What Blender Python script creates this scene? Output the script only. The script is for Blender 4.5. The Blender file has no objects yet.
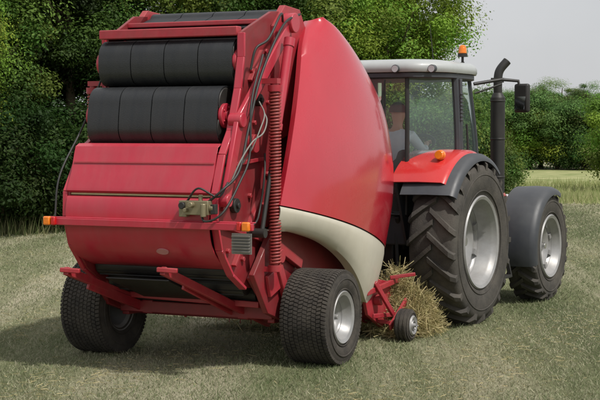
import bpy, bmesh, math, random
import numpy as np
from mathutils import Vector, Matrix, Euler
random.seed(5); rng=np.random.default_rng(5)
scene=bpy.context.scene
col=scene.collection
scene.view_settings.view_transform='Standard'
scene.view_settings.look='None'
scene.view_settings.exposure=0
# ---------------------------------------------------------------- materials
def newmat(name):
    m=bpy.data.materials.new(name); m.use_nodes=True
    nt=m.node_tree; nt.nodes.clear()
    out=nt.nodes.new('ShaderNodeOutputMaterial')
    return m,nt,out
def N(nt,t,**kw):
    n=nt.nodes.new(t)
    for k,v in kw.items():
        if hasattr(n,k): setattr(n,k,v)
    return n
def surf(name,c,rough=.5,metal=0,coat=0,dust=0.0,dustcol=(.26,.20,.13),nscale=6,bump=0,bscale=60,var=.15,topdust=0.0,spec=.5,streak=False):
    m,nt,out=newmat(name)
    p=N(nt,'ShaderNodeBsdfPrincipled')
    tc=N(nt,'ShaderNodeTexCoord')
    nz=N(nt,'ShaderNodeTexNoise'); nz.inputs['Scale'].default_value=nscale; nz.inputs['Detail'].default_value=6; nz.inputs['Roughness'].default_value=.65
    nt.links.new(tc.outputs['Object'],nz.inputs['Vector'])
    hsv=N(nt,'ShaderNodeHueSaturation'); hsv.inputs['Color'].default_value=(*c,1)
    mr=N(nt,'ShaderNodeMapRange'); mr.inputs['From Min'].default_value=.3; mr.inputs['From Max'].default_value=.7
    mr.inputs['To Min'].default_value=1-var; mr.inputs['To Max'].default_value=1+var
    nt.links.new(nz.outputs['Fac'],mr.inputs['Value']); nt.links.new(mr.outputs['Result'],hsv.inputs['Value'])
    mix=N(nt,'ShaderNodeMix'); mix.data_type='RGBA'
    mix.inputs['B'].default_value=(*dustcol,1)
    nt.links.new(hsv.outputs['Color'],mix.inputs['A'])
    nz2=N(nt,'ShaderNodeTexNoise'); nz2.inputs['Scale'].default_value=nscale*.6; nz2.inputs['Detail'].default_value=8; nz2.inputs['Roughness'].default_value=.75
    if streak:
        mp=N(nt,'ShaderNodeMapping'); mp.inputs['Scale'].default_value=(2.6,1,.45); nt.links.new(tc.outputs['Object'],mp.inputs[0]); nt.links.new(mp.outputs[0],nz2.inputs['Vector'])
    else: nt.links.new(tc.outputs['Object'],nz2.inputs['Vector'])
    mr2=N(nt,'ShaderNodeMapRange'); mr2.inputs['From Min'].default_value=.38; mr2.inputs['From Max'].default_value=.75
    mr2.inputs['To Min'].default_value=dust*.25; mr2.inputs['To Max'].default_value=dust
    nt.links.new(nz2.outputs['Fac'],mr2.inputs['Value'])
    if topdust>0:
        ge=N(nt,'ShaderNodeNewGeometry'); sx=N(nt,'ShaderNodeSeparateXYZ'); nt.links.new(ge.outputs['Normal'],sx.inputs[0])
        mu=N(nt,'ShaderNodeMath',operation='MULTIPLY'); mu.use_clamp=True; mu.inputs[1].default_value=topdust
        nt.links.new(sx.outputs['Z'],mu.inputs[0])
        ad=N(nt,'ShaderNodeMath',operation='ADD'); ad.use_clamp=True
        nt.links.new(mu.outputs[0],ad.inputs[0]); nt.links.new(mr2.outputs['Result'],ad.inputs[1])
        nt.links.new(ad.outputs[0],mix.inputs['Factor'])
    else:
        nt.links.new(mr2.outputs['Result'],mix.inputs['Factor'])
    nt.links.new(mix.outputs['Result'],p.inputs['Base Color'])
    mr3=N(nt,'ShaderNodeMapRange'); mr3.inputs['From Min'].default_value=.3; mr3.inputs['From Max'].default_value=.7
    mr3.inputs['To Min'].default_value=max(.02,rough-.06); mr3.inputs['To Max'].default_value=min(1,rough+.12)
    nt.links.new(nz2.outputs['Fac'],mr3.inputs['Value']); nt.links.new(mr3.outputs['Result'],p.inputs['Roughness'])
    p.inputs['Metallic'].default_value=metal
    p.inputs['Coat Weight'].default_value=coat; p.inputs['Coat Roughness'].default_value=.10
    p.inputs['Specular IOR Level'].default_value=spec
    if bump>0:
        nb=N(nt,'ShaderNodeTexNoise'); nb.inputs['Scale'].default_value=bscale; nb.inputs['Detail'].default_value=4
        nt.links.new(tc.outputs['Object'],nb.inputs['Vector'])
        b=N(nt,'ShaderNodeBump'); b.inputs['Strength'].default_value=bump; b.inputs['Distance'].default_value=.01
        nt.links.new(nb.outputs['Fac'],b.inputs['Height']); nt.links.new(b.outputs['Normal'],p.inputs['Normal'])
    nt.links.new(p.outputs[0],out.inputs[0])
    return m
RED=surf('baler_red_paint',(.46,.008,.035),.36,coat=.3,dust=.26,topdust=.08,var=.08,nscale=3.5,dustcol=(.33,.15,.14),streak=True,bump=.12,bscale=3)
RED2=surf('baler_red_frame',(.37,.007,.024),.45,coat=.15,dust=.38,topdust=.14,nscale=9,dustcol=(.25,.12,.10))
PLATE=surf('baler_red_plate',(.24,.006,.015),.5,coat=.1,dust=.5,topdust=.15,nscale=5,dustcol=(.13,.065,.055))
HOODRED=surf('baler_glossy_red',(.46,.008,.026),.24,coat=.8,dust=.12,topdust=.05,nscale=2.0,var=.05,dustcol=(.34,.14,.13),streak=True,bump=.06,bscale=1.6)
TRED=surf('tractor_red_paint',(.55,.016,.018),.26,coat=.7,dust=.12,nscale=3,var=.05)
DARKRED=surf('dark_red_steel',(.12,.008,.010),.6,dust=.4,nscale=8)  # plain dark red for the bale chamber and top plate
WHITE=surf('cream_plastic',(.60,.57,.48),.42,coat=.2,dust=.34,nscale=4,var=.05,dustcol=(.34,.29,.21),streak=True)
ROOF=surf('light_grey_roof',(.40,.42,.42),.4,coat=.2,dust=.2,nscale=4,var=.06,dustcol=(.28,.28,.24))
GREY=surf('dark_grey_plastic',(.034,.038,.047),.45,dust=.25,nscale=5,topdust=.12,dustcol=(.13,.13,.12))
BLACK=surf('black_steel',(.012,.012,.013),.5,dust=.25,nscale=8,dustcol=(.08,.07,.05))
BELT=surf('black_rubber_belt',(.013,.015,.018),.42,dust=.35,nscale=4,bump=.25,bscale=120,dustcol=(.06,.058,.053),streak=True)
RUB=surf('dusty_tyre_rubber',(.017,.016,.016),.85,dust=.8,nscale=7,bump=.35,bscale=80,dustcol=(.115,.10,.082),spec=.3)
RUBT=surf('tractor_tyre_rubber',(.026,.025,.024),.8,dust=.8,nscale=5,bump=.35,bscale=60,dustcol=(.125,.112,.094),spec=.3)
SILVER=surf('silver_rim_paint',(.34,.345,.35),.40,metal=.3,dust=.5,nscale=7,dustcol=(.22,.19,.155))
STEEL=surf('bright_steel',(.5,.5,.5),.3,metal=.9,dust=.2)
STRIPE=surf('pale_yellow_strip',(.60,.50,.26),.5,dust=.3)
AMBER=surf('amber_lens',(.80,.20,.01),.2,coat=.6)
REDL=surf('red_lens',(.50,.01,.01),.2,coat=.6)
PINK=surf('worn_pale_patch',(.50,.20,.21),.5,dust=.3)
LAMPG=surf('lamp_glass',(.45,.47,.48),.12,coat=.8)
GREYHOSE=surf('grey_hose_cover',(.20,.20,.19),.6,dust=.3)
BRASS=surf('brass_valve',(.26,.23,.14),.4,metal=.5,dust=.3)
SEATM=surf('seat_fabric',(.03,.03,.032),.9,dust=.1)
SKIN=surf('skin',(.52,.30,.21),.55,var=.04)
SHIRT=surf('pale_shirt_cloth',(.62,.68,.74),.9,var=.08)
TROUS=surf('blue_trousers_cloth',(.05,.07,.13),.9)
HAIR=surf('dark_hair',(.03,.02,.015),.7)
SPRING=surf('dark_red_spring_paint',(.30,.018,.026),.45,dust=.35)
MIRR=surf('mirror_silver',(.35,.36,.37),.05,metal=1,var=0)
BARK=surf('bark',(.11,.085,.06),.9,dust=.3,nscale=10,bump=.8,bscale=25)
def glassmat():
    m,nt,out=newmat('tinted_cab_glass')
    tr=N(nt,'ShaderNodeBsdfTransparent'); tr.inputs[0].default_value=(.94,.99,.98,1)
    gl=N(nt,'ShaderNodeBsdfGlossy'); gl.inputs[0].default_value=(.9,1,1,1); gl.inputs['Roughness'].default_value=.03
    df=N(nt,'ShaderNodeBsdfDiffuse'); df.inputs[0].default_value=(.55,.72,.70,1)
    m0=N(nt,'ShaderNodeMixShader'); m0.inputs[0].default_value=.08
    fr=N(nt,'ShaderNodeFresnel'); fr.inputs[0].default_value=1.6
    mx=N(nt,'ShaderNodeMixShader')
    nt.links.new(tr.outputs[0],m0.inputs[1]); nt.links.new(df.outputs[0],m0.inputs[2])
    nt.links.new(fr.outputs[0],mx.inputs[0]); nt.links.new(m0.outputs[0],mx.inputs[1]); nt.links.new(gl.outputs[0],mx.inputs[2])
    nt.links.new(mx.outputs[0],out.inputs[0]); return m
GLASS=glassmat()
def leafmat(name,tint,trans=.42):
    m,nt,out=newmat(name)
    at=N(nt,'ShaderNodeAttribute'); at.attribute_name='tone'
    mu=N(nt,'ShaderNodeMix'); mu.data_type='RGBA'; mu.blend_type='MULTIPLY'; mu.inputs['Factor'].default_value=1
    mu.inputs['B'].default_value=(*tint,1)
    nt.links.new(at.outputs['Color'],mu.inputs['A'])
    d=N(nt,'ShaderNodeBsdfPrincipled'); d.inputs['Roughness'].default_value=.6; d.inputs['Specular IOR Level'].default_value=.2
    t=N(nt,'ShaderNodeBsdfTranslucent')
    nt.links.new(mu.outputs['Result'],d.inputs['Base Color']); nt.links.new(mu.outputs['Result'],t.inputs[0])
    mx=N(nt,'ShaderNodeMixShader'); mx.inputs[0].default_value=trans
    nt.links.new(d.outputs[0],mx.inputs[1]); nt.links.new(t.outputs[0],mx.inputs[2]); nt.links.new(mx.outputs[0],out.inputs[0])
    return m
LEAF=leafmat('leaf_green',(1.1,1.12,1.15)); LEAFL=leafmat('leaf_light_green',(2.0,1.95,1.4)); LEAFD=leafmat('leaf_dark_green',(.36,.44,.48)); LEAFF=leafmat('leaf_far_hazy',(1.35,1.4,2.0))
GRASSM=leafmat('grass_blades',(1,1,1),.3); HAYM=leafmat('hay_strands',(1,1,1),.3)
# ---------------------------------------------------------------- geometry accumulator
OFF={}
class G:
    def __init__(s): s.v=[]; s.f=[]
    def add(s,vs,fs):
        o=len(s.v); s.v+= [tuple(v) for v in vs]; s.f+=[tuple(i+o for i in f) for f in fs]; return s
    def box(s,c,size,rot=(0,0,0)):
        R=Euler(rot).to_matrix(); c=Vector(c); hx,hy,hz=[a/2 for a in size]
        vs=[c+R@Vector((x*hx,y*hy,z*hz)) for x in(-1,1) for y in(-1,1) for z in(-1,1)]
        return s.add(vs,[(0,1,3,2),(4,6,7,5),(0,4,5,1),(2,3,7,6),(0,2,6,4),(1,5,7,3)])
    def beam(s,p0,p1,w,h,up=(0,0,1)):
        p0=Vector(p0);p1=Vector(p1); d=(p1-p0).normalized(); r=d.cross(Vector(up)).normalized(); u=r.cross(d)
        vs=[]
        for p in(p0,p1):
            for a,b in((-1,-1),(1,-1),(1,1),(-1,1)): vs.append(p+r*a*w/2+u*b*h/2)
        return s.add(vs,[(0,1,2,3),(4,7,6,5),(0,4,5,1),(1,5,6,2),(2,6,7,3),(3,7,4,0)])
    def cyl(s,p0,p1,r0,r1=None,n=24):
        if r1 is None:r1=r0
        p0=Vector(p0);p1=Vector(p1); d=(p1-p0).normalized()
        a=Vector((0,0,1)) if abs(d.z)<.9 else Vector((1,0,0)); r=d.cross(a).normalized(); u=r.cross(d)
        vs=[]
        for p,q in((p0,r0),(p1,r1)):
            for i in range(n):
                t=2*math.pi*i/n; vs.append(p+(r*math.cos(t)+u*math.sin(t))*q)
        fs=[(i,(i+1)%n,n+(i+1)%n,n+i) for i in range(n)]+[tuple(range(n))[::-1],tuple(range(n,2*n))]
        return s.add(vs,fs)
    def tube(s,path,r,n=8):
        P=[Vector(p) for p in path]; R=r if isinstance(r,(list,tuple)) else [r]*len(P)
        vs=[];fs=[]; prev=None
        for i,p in enumerate(P):
            d=(P[min(i+1,len(P)-1)]-P[max(i-1,0)]).normalized()
            if prev is None:
                a=Vector((0,0,1)) if abs(d.z)<.9 else Vector((1,0,0)); prev=d.cross(a).normalized()
            rr=(prev-d*prev.dot(d)).normalized(); prev=rr; u=rr.cross(d)
            for k in range(n):
                t=2*math.pi*k/n; vs.append(p+(rr*math.cos(t)+u*math.sin(t))*R[i])
        for i in range(len(P)-1):
            for k in range(n): fs.append((i*n+k,i*n+(k+1)%n,(i+1)*n+(k+1)%n,(i+1)*n+k))
        fs.append(tuple(range(n))[::-1]); fs.append(tuple(range((len(P)-1)*n,len(P)*n)))
        return s.add(vs,fs)
    def prism(s,poly,x0,x1):
        n=len(poly); vs=[(x0,y,z) for y,z in poly]+[(x1,y,z) for y,z in poly]
        return s.add(vs,[tuple(range(n)),tuple(range(n,2*n))[::-1]]+[(i,n+i,n+(i+1)%n,(i+1)%n) for i in range(n)])
    def strip(s,line,x0,x1,nx=1):
        vs=[];fs=[];m=nx+1
        for y,z in line:
            for k in range(m): vs.append((x0+(x1-x0)*k/nx,y,z))
        for i in range(len(line)-1):
            for k in range(nx): fs.append((i*m+k,i*m+k+1,(i+1)*m+k+1,(i+1)*m+k))
        return s.add(vs,fs)
    def lathe(s,prof,c=(0,0,0),n=64,closed=False,a0=0,a1=2*math.pi):
        full=abs(a1-a0-2*math.pi)<1e-6; m=n if full else n+1; L=len(prof); vs=[];fs=[]
        for i in range(m):
            t=a0+(a1-a0)*i/n
            for x,r in prof: vs.append((c[0]+x,c[1]+r*math.cos(t),c[2]+r*math.sin(t)))
        for i in range(n):
            j=(i+1)%m
            for k in range(L if closed else L-1):
                k2=(k+1)%L; fs.append((i*L+k,i*L+k2,j*L+k2,j*L+k))
        return s.add(vs,fs)
    def grid(s,rows):
        m=len(rows[0]); vs=[p for r in rows for p in r]; fs=[]
        for i in range(len(rows)-1):
            for k in range(m-1): fs.append((i*m+k,i*m+k+1,(i+1)*m+k+1,(i+1)*m+k))
        return s.add(vs,fs)
    def make(s,name,mat,parent=None,bevel=0,ang=35,solid=0,origin=None,label=None,seg=2,recalc=True):
        A=np.array(s.v,dtype=float)
        if origin is None: origin=(A.min(0)+A.max(0))/2
        origin=np.array(origin,dtype=float)
        me=bpy.data.meshes.new(name); me.from_pydata([tuple(v) for v in A-origin],[],s.f)
        if recalc:
            bm=bmesh.new(); bm.from_mesh(me); bmesh.ops.recalc_face_normals(bm,faces=bm.faces); bm.to_mesh(me); bm.free()
        me.polygons.foreach_set('use_smooth',[True]*len(me.polygons)); me.set_sharp_from_angle(angle=math.radians(ang))
        me.materials.append(mat)
        o=bpy.data.objects.new(name,me); col.objects.link(o)
        po=np.zeros(3)
        if parent is not None:
            o.parent=parent; po=OFF.get(parent.name,np.zeros(3))
        o.location=origin-po; OFF[o.name]=origin
        if solid:
            md=o.modifiers.new('sol','SOLIDIFY'); md.thickness=solid; md.offset=0
            md=o.modifiers.new('spl','EDGE_SPLIT'); md.split_angle=math.radians(max(ang,40)); md.use_edge_sharp=False
        if bevel:
            md=o.modifiers.new('bev','BEVEL'); md.width=bevel; md.segments=seg; md.limit_method='ANGLE'; md.angle_limit=math.radians(40)
        if label:o['label']=label
        return o
def mirror(g):
    h=G(); h.v=[(-x,y,z) for x,y,z in g.v]; h.f=[f[::-1] for f in g.f]; return h
def empty(name,loc,rz,label,cat):
    o=bpy.data.objects.new(name,None); col.objects.link(o); o.location=loc; o.rotation_euler=(0,0,rz)
    o['label']=label;o['category']=cat; OFF[o.name]=np.zeros(3); return o
def catmull(pts,n):
    P=[np.array(p,float) for p in pts]; P=[2*P[0]-P[1]]+P+[2*P[-1]-P[-2]]; out=[]
    for i in range(1,len(P)-2):
        for k in range(n):
            t=k/n; a,b,c,d=P[i-1],P[i],P[i+1],P[i+2]
            out.append(.5*((2*b)+(-a+c)*t+(2*a-5*b+4*c-d)*t*t+(-a+3*b-3*c+d)*t**3))
    out.append(P[-2]); return out
# ---------------------------------------------------------------- wheels
def lug(g,x0,x1,a0,a1,R0,R1,width,W,n=4,drop=.0):
    vs=[]
    for i in range(n+1):
        t=i/n; x=x0+(x1-x0)*t; a=a0+(a1-a0)*t
        e=max(0,(abs(x)/(W/2)-.80)/.2)
        rt=R1-drop*e*e; rb=R0-drop*e*1.1
        for r,ws in((rb,1.25),(rt,1.0),(rt,-1.0),(rb,-1.25)):
            aa=a+ws*width/2/R1; vs.append((x,r*math.cos(aa),r*math.sin(aa)))
    fs=[(0,1,2,3),(n*4+3,n*4+2,n*4+1,n*4)]
    for i in range(n):
        for k in range(4): fs.append((i*4+k,(i+1)*4+k,(i+1)*4+(k+1)%4,i*4+(k+1)%4))
    g.add(vs,fs)
def tyre(R,W,rr,kind):
    g=G(); h=R-rr; B=R-(.045 if kind=='ag' else .009)
    prof=[(-W*.38,rr-.01),(-W*.43,rr+.03),(-W*.49,rr+h*.35),(-W*.5,rr+h*.55),(-W*.485,rr+h*.75),(-W*.455,B-.035*R),(-W*.40,B-.012),(-W*.2,B-.002),(0,B)]
    prof=prof+[(-x,r) for x,r in prof[:-1][::-1]]
    g.lathe(prof,n=96)
    for sd in(-1,1):
        for q in (.2,.62):
            r=rr+h*q; x=W*(.468 if q<.4 else .497)*sd
            g.lathe([(x,r-.008),(x+sd*.006,r-.004),(x+sd*.006,r+.004),(x,r+.008)],n=96)
    if kind=='ag':
        nl=21
        for k in range(nl):
            a=2*math.pi*k/nl
            lug(g,-.025,W*.49,a,a+.27,B-.02,R,.062,W,6,.055)
            lug(g,.025,-W*.49,a+math.pi/nl,a+math.pi/nl+.27,B-.02,R,.062,W,6,.055)
    elif kind=='flo':
        nb=74; rows=10; rw=W*.95/rows
        for j in range(rows):
            xc=(j-(rows-1)/2)*rw
            for k in range(nb):
                a=2*math.pi*(k+.35*(j%3))/nb
                sk=.009*(1 if j%2 else -1)
                lug(g,xc-rw*.42,xc+rw*.42,a-sk,a+sk,B-.012,R,.029,W,2,.022)
    else:
        for j in range(3): 
            xc=(j-1)*W*.28; g.lathe([(xc-.014,B-.01),(xc-.012,R),(xc+.012,R),(xc+.014,B-.01)],n=64)
    return g
def make_wheel(parent,name,c,R,W,rr,kind,mat,dish,label=None,left=False):
    hub=G(); x0=dish
    hub.cyl((x0-.02,0,0),(x0+.07,0,0),rr*.22,rr*.20,24); hub.cyl((x0+.07,0,0),(x0+.13,0,0),rr*.13,rr*.10,20)
    nb=8
    for i in range(nb):
        t=2*math.pi*i/nb; y,z=math.cos(t)*rr*.32,math.sin(t)*rr*.32
        hub.cyl((x0+.0,y,z),(x0+.04,y,z),.016,n=6)
    h=hub.make(name,SILVER if kind!='ag' else STEEL,parent,bevel=.004,origin=(0,0,0),label=label)
    h.location=Vector(c)-Vector(OFF[parent.name]); OFF[h.name]=np.zeros(3)
    tyre(R,W,rr,kind).make('tyre',mat,h,origin=(0,0,0))
    r=G(); e=W*.41
    prof=[(e+.012,rr+.012),(e+.02,rr+.03),(e+.03,rr+.02),(e+.018,rr-.01),(e-.03,rr-.030),(e-.05,rr-.045),(x0+.10,rr-.055),(x0+.06,rr-.08),(x0+.05,rr*.80),(x0+.075,rr*.66),(x0+.05,rr*.52),(x0+.01,rr*.44),(x0+.01,rr*.30),(x0,0.01)]
    r.lathe(prof,n=64)
    r.lathe([(-e,rr+.02),(-e+.05,rr-.03),(x0+.10,rr-.06)],n=64)
    if kind=='ag':
        for i in range(8):
            t=2*math.pi*(i+.5)/8; r.box((x0+.075,math.cos(t)*rr*.80,math.sin(t)*rr*.80),(.05,.10,.06),(t,0,0))
    r.make('rim',SILVER,h,solid=.012,origin=(0,0,0))
    if left: h.rotation_euler=(0,0,math.pi)
    return h
# ================================================================ BALER
TB=math.radians(25)
baler=empty('round_baler',(-.859,15.03,0),-TB,'red round baler with black belts and cream guards behind tractor','baler')
g=G(); g.prism([(-.35,.62),(1.55,.62),(1.9,1.2),(1.85,2.3),(1.45,3.0),(.6,3.34),(-.2,3.40),(-.35,3.3)],-.76,.76)
g.make('bale_chamber',DARKRED,baler,bevel=.02)
g=G(); g.prism([(-.36,.85),(-.36,3.28),(-.72,3.2),(-.74,2.75),(-.80,2.2),(-1.1,1.25),(-.9,1.0)],-.735,.735)
g.make('tailgate_shade_block',BLACK,baler)  # solid black block stands in for the shade inside the tailgate
outline=[(-1.02,3.25),(-1.03,3.02),(-1.10,2.72),(-1.25,2.32),(-1.42,2.10),(-1.56,1.74),(-1.57,1.50),(-1.48,1.22),(-1.26,.97),(-1.0,.82),(-.72,.80),(-.5,1.0),(-.37,1.3),(-.37,3.36),(-.1,3.46),(-.1,3.52),(-.35,3.50)]
outL=[(-.86,3.25),(-.84,3.02),(-.86,2.72),(-.92,2.32),(-1.30,2.14)]+outline[5:]
PX=.80
for sx in(1,-1):
    OL=outline if sx>0 else outL
    g=G(); a,b=sorted((sx*(PX-.035),sx*PX)); g.prism(OL,a,b); g.make('tailgate_side_plate',PLATE,baler,bevel=.005)
    g=G(); L=OL[:10]
    for i in range(len(L)-1):
        g.beam((sx*(PX+.015),*L[i]),(sx*(PX+.015),*L[i+1]),.075 if sx>0 else .05,.03,up=(0,-1,.2))
    g.make('tailgate_edge_flange',RED,baler,bevel=.005)
    g=G(); g.beam((sx*.88,-.08,3.40),(sx*.88,-1.20,2.42),.05,.12); g.beam((sx*.88,-1.20,2.42),(sx*.88,-1.48,1.68),.05,.12)
    g.cyl((sx*.79,-.08,3.40),(sx*.94,-.08,3.40),.10); g.cyl((sx*.79,-1.20,2.42),(sx*.93,-1.20,2.42),.07); g.cyl((sx*.79,-1.48,1.68),(sx*.93,-1.48,1.68),.06)
    if sx>0: g.make('tailgate_arm',RED,baler,bevel=.008)
    else:
        g=G(); g.beam((-.83,-.08,3.40),(-.83,-.80,2.9),.04,.10); g.cyl((-.79,-.08,3.40),(-.88,-.08,3.40),.10); g.make('tailgate_arm',RED,baler,bevel=.008)
    g=G(); g.cyl((sx*.99,-.34,3.20),(sx*.99,-.62,2.35),.045); g.cyl((sx*.99,-.33,3.23),(sx*.99,-.355,3.15),.055); g.cyl((sx*.99,-.61,2.39),(sx*.99,-.63,2.33),.055)
    h=g.make('hydraulic_ram',RED,baler)
    g=G(); g.cyl((sx*.99,-.62,2.35),(sx*.99,-.95,1.35),.022); g.cyl((sx*.82,-.95,1.35),(sx*1.03,-.95,1.35),.045); g.make('ram_rod',BLACK,h)
    g=G(); pts=[]
    turns=54
    for i in range(turns*10+1):
        t=i/10*2*math.pi; pts.append((sx*1.03+.050*math.cos(t),-.74+.050*math.sin(t),1.03+1.68*i/(turns*10)))
    g.tube(pts,.0125,5); s=g.make('coil_spring',SPRING,baler,ang=80)
    g=G(); g.cyl((sx*1.03,-.74,.98),(sx*1.03,-.74,2.80),.034); g.cyl((sx*1.03,-.74,2.70),(sx*1.03,-.74,2.76),.07); g.cyl((sx*1.03,-.74,.97),(sx*1.03,-.74,1.03),.07)
    g.beam((sx*.79,-.74,2.80),(sx*1.07,-.74,2.80),.08,.05); g.beam((sx*.79,-.74,.99),(sx*1.07,-.74,.99),.08,.05)
    g.make('spring_rod',RED2,s)
    g=G()
    g.beam((sx*.82,-.60,3.3),(sx*.82,-.60,.95),.035,.06); g.beam((sx*.82,-1.30,2.0),(sx*.82,-.6,2.05),.035,.05,up=(1,0,0))
    g.beam((sx*.82,-1.45,1.45),(sx*.82,-.6,1.25),.035,.06,up=(1,0,0)); g.beam((sx*.82,-.86,2.8),(sx*.82,-.6,3.1),.03,.05,up=(1,0,0))
    g.beam((sx*.82,-1.2,1.05),(sx*.82,-.6,1.75),.03,.05,up=(1,0,0))
    for (y,z) in [(-.80,2.9),(-.82,2.55),(-1.2,1.85),(-.85,1.7),(-1.3,1.2),(-.75,2.4),(-1.0,1.1),(-.5,3.1),(-.45,2.6),(-.47,1.9),(-1.4,1.6)]:
        g.cyl((sx*.79,y,z),(sx*.83,y,z),.026,n=6)
    g.cyl((sx*.79,-.80,2.2),(sx*.86,-.80,2.2),.09); g.cyl((sx*.79,-.55,1.5),(sx*.86,-.55,1.5),.12)
    g.make('plate_ribs',RED2,baler,bevel=.004)
    g=G(); g.prism([(-.35,3.36),(-.1,3.58),(.25,3.56),(.45,3.3),(.45,2.4),(-.33,2.2)],*sorted((sx*.765,sx*.83)))
    g.make('chamber_side_plate',RED2,baler,bevel=.006)
    g=G(); g.prism([(-1.0,.95),(-.5,1.45),(.5,1.4),(1.5,1.0),(1.5,.5),(.3,.42),(-.3,.42),(-.7,.55)],*sorted((sx*.87,sx*.93)))
    g.make('chassis_plate',PLATE,baler,bevel=.008)
    g=G(); g.beam((sx*.97,-.62,1.22),(sx*.97,-.05,.98),.06,.10); g.beam((sx*.97,-.55,1.0),(sx*.97,-.30,.55),.06,.10); g.cyl((sx*.93,-.55,1.1),(sx*1.02,-.55,1.1),.07); g.box((sx*.95,-.62,.85),(.04,.25,.22),(.3,0,0))
    g.make('latch_linkage',RED2,baler,bevel=.008)
    for (y,z,r) in((-1.18,1.62,.07),(-.95,1.25,.06),(-.68,2.62,.06)):
        g=G(); g.cyl((sx*.80,y,z),(sx*.85,y,z),r,n=20); g.cyl((sx*.85,y,z),(sx*.875,y,z),r*.4,n=12); g.make('bearing_housing',BLACK,baler,bevel=.004)
# rollers & belts  (x0,x1 = belt extents)
UY,UZ,Ur,Uh,UA,UB=-.90,2.985,.150,.070,-.762,.735
LY,LZ,Lr,Lh,LA,LB=-1.05,2.465,.165,.115,-.775,.672
for (y,z,r,xa,xb) in ((UY,UZ+Uh,Ur,UA,UB),(UY,UZ-Uh,Ur,UA,UB),(LY,LZ+Lh,Lr,LA,LB),(LY-.03,LZ-Lh,Lr,LA,LB),(.0,3.43,.10,-.76,.76)):
    g=G(); g.cyl((xa,y,z),(xb,y,z),r-.012,n=40); ro=g.make('roller',BLACK,baler,bevel=.008)
    if y==0:
        for sx in(-1,1):
            g=G(); g.cyl((sx*.75,y,z),(sx*.80,y,z),.08,n=24); g.make('bearing_disc',RED,ro,bevel=.006)
for (y,z,xx,sx) in((UY-.03,UZ,UB,1),(LY-.05,LZ,LB,1),(UY-.03,UZ,UA,-1),(LY-.05,LZ,LA,-1)):
    g=G(); g.cyl((xx-sx*.01,y,z),(xx+sx*.032,y,z),.118,n=32); g.cyl((xx+sx*.03,y,z),(xx+sx*.055,y,z),.05,n=20); 
    if sx>0: g.cyl((xx,y+.05,z),(.79,y+.05,z),.05,n=16)
    for q in range(5): 
        t=q*1.2566; g.cyl((xx+sx*.03,y+.085*math.cos(t),z+.085*math.sin(t)),(xx+sx*.042,y+.085*math.cos(t),z+.085*math.sin(t)),.011,n=6)
    g.make('bearing_disc',RED,baler,bevel=.005)
def stad(y,z,r,h,y2=0,n=14):
    a=[(y+r*math.cos(t),z+h+r*math.sin(t)) for t in np.linspace(math.radians(60),math.radians(178),n)]
    b=[(y+y2+r*math.cos(t),z-h+r*math.sin(t)) for t in np.linspace(math.radians(182),math.radians(285),n)]
    mid=[(a[-1][0]*(1-q)+b[0][0]*q-.006*math.sin(math.pi*q),a[-1][1]*(1-q)+b[0][1]*q) for q in (.25,.5,.75)]
    return a+mid+b
for k in range(4):
    def xr(a,b): 
        w=(b-a)/4; x0=a+k*w+.004; return x0,x0+w-.010
    g=G()
    g.strip([(-.35,3.24)]+stad(UY,UZ,Ur,Uh),*xr(UA,UB),4)
    g.strip([(-.75,2.74)]+stad(LY,LZ,Lr,Lh,-.03),*xr(LA,LB),4)
    g.strip([(-.55,3.33)]+[(.112*math.cos(t),3.43+.112*math.sin(t)) for t in np.linspace(2.6,.35,12)]+[(.4,3.42)],*xr(-.74,.74),4)
    g.make('belt',BELT,baler,solid=.010,ang=50)
g=G(); g.box((0,-.98,3.27),(1.54,.10,.09)); g.box((0,-.45,3.395),(1.54,.10,.05)); g.make('top_crossbeam',RED2,baler,bevel=.01)
g=G(); g.box((0,-.74,3.245),(1.52,.32,.02)); g.make('top_plate',DARKRED,baler)
P1=[(-1.00,2.20),(-1.37,2.195),(-1.425,2.17),(-1.45,2.10),(-1.50,1.93),(-1.575,1.78),(-1.58,1.755),(-1.55,1.735)]
g=G(); g.strip(P1,-.785,.775,8); g.make('rear_panel',RED,baler,solid=.012,ang=22)
g=G(); g.strip([(-1.54,1.735),(-1.543,1.712)],-.77,.77,4); g.make('panel_strip',STRIPE,baler,solid=.006)
P2=[(-1.54,1.70),(-1.575,1.685),(-1.60,1.58),(-1.595,1.42),(-1.55,1.27),(-1.45,1.15),(-1.3,1.06),(-1.1,1.0)]
g=G(); g.strip(catmull(P2,5),-.785,.775,8); g.make('lower_rear_panel',RED,baler,solid=.012,ang=30)
g=G()
g.box((0,-1.482,2.02),(1.53,.014,.014),(math.radians(-14),0,0))
g.make('panel_trim',RED2,baler)
# worn pale oval on the lower panel
nd=Vector((0,-.77,-.64)); td=Vector((0,-.64,.77)); cc=Vector((.23,-1.505,1.195))
g=G(); vs=[cc+nd*.012+Vector((1,0,0))*.065*math.cos(t)+td*.035*math.sin(t) for t in np.linspace(0,2*math.pi,25)[:-1]]; vs+= [v-nd*.02 for v in vs]
g.add(vs,[tuple(range(24))]+[(i,24+i,24+(i+1)%24,(i+1)%24) for i in range(24)]); g.make('oval_plate',PINK,baler)
bx=.135
g=G(); g.box((bx,-1.66,1.455),(2.24,.05,.066)); g.box((bx,-1.62,1.493),(2.24,.06,.012)); 
for x in(-.6,.6): g.box((x,-1.62,1.455),(.08,.08,.06))
bar=g.make('light_bar',RED,baler,bevel=.006)
for x in(-1.07,1.07):
    g=G(); g.box((bx+x,-1.70,1.462),(.075,.05,.085)); l=g.make('tail_lamp',AMBER,bar,bevel=.014,seg=3)
    g=G(); g.box((bx+x*.935,-1.695,1.462),(.05,.045,.085)); g.make('lamp_lens',REDL,l,bevel=.012)
g=G()
for i in range(6): g.box((1.06,-1.52,1.22+i*.028),(.18,.03,.010))
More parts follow.
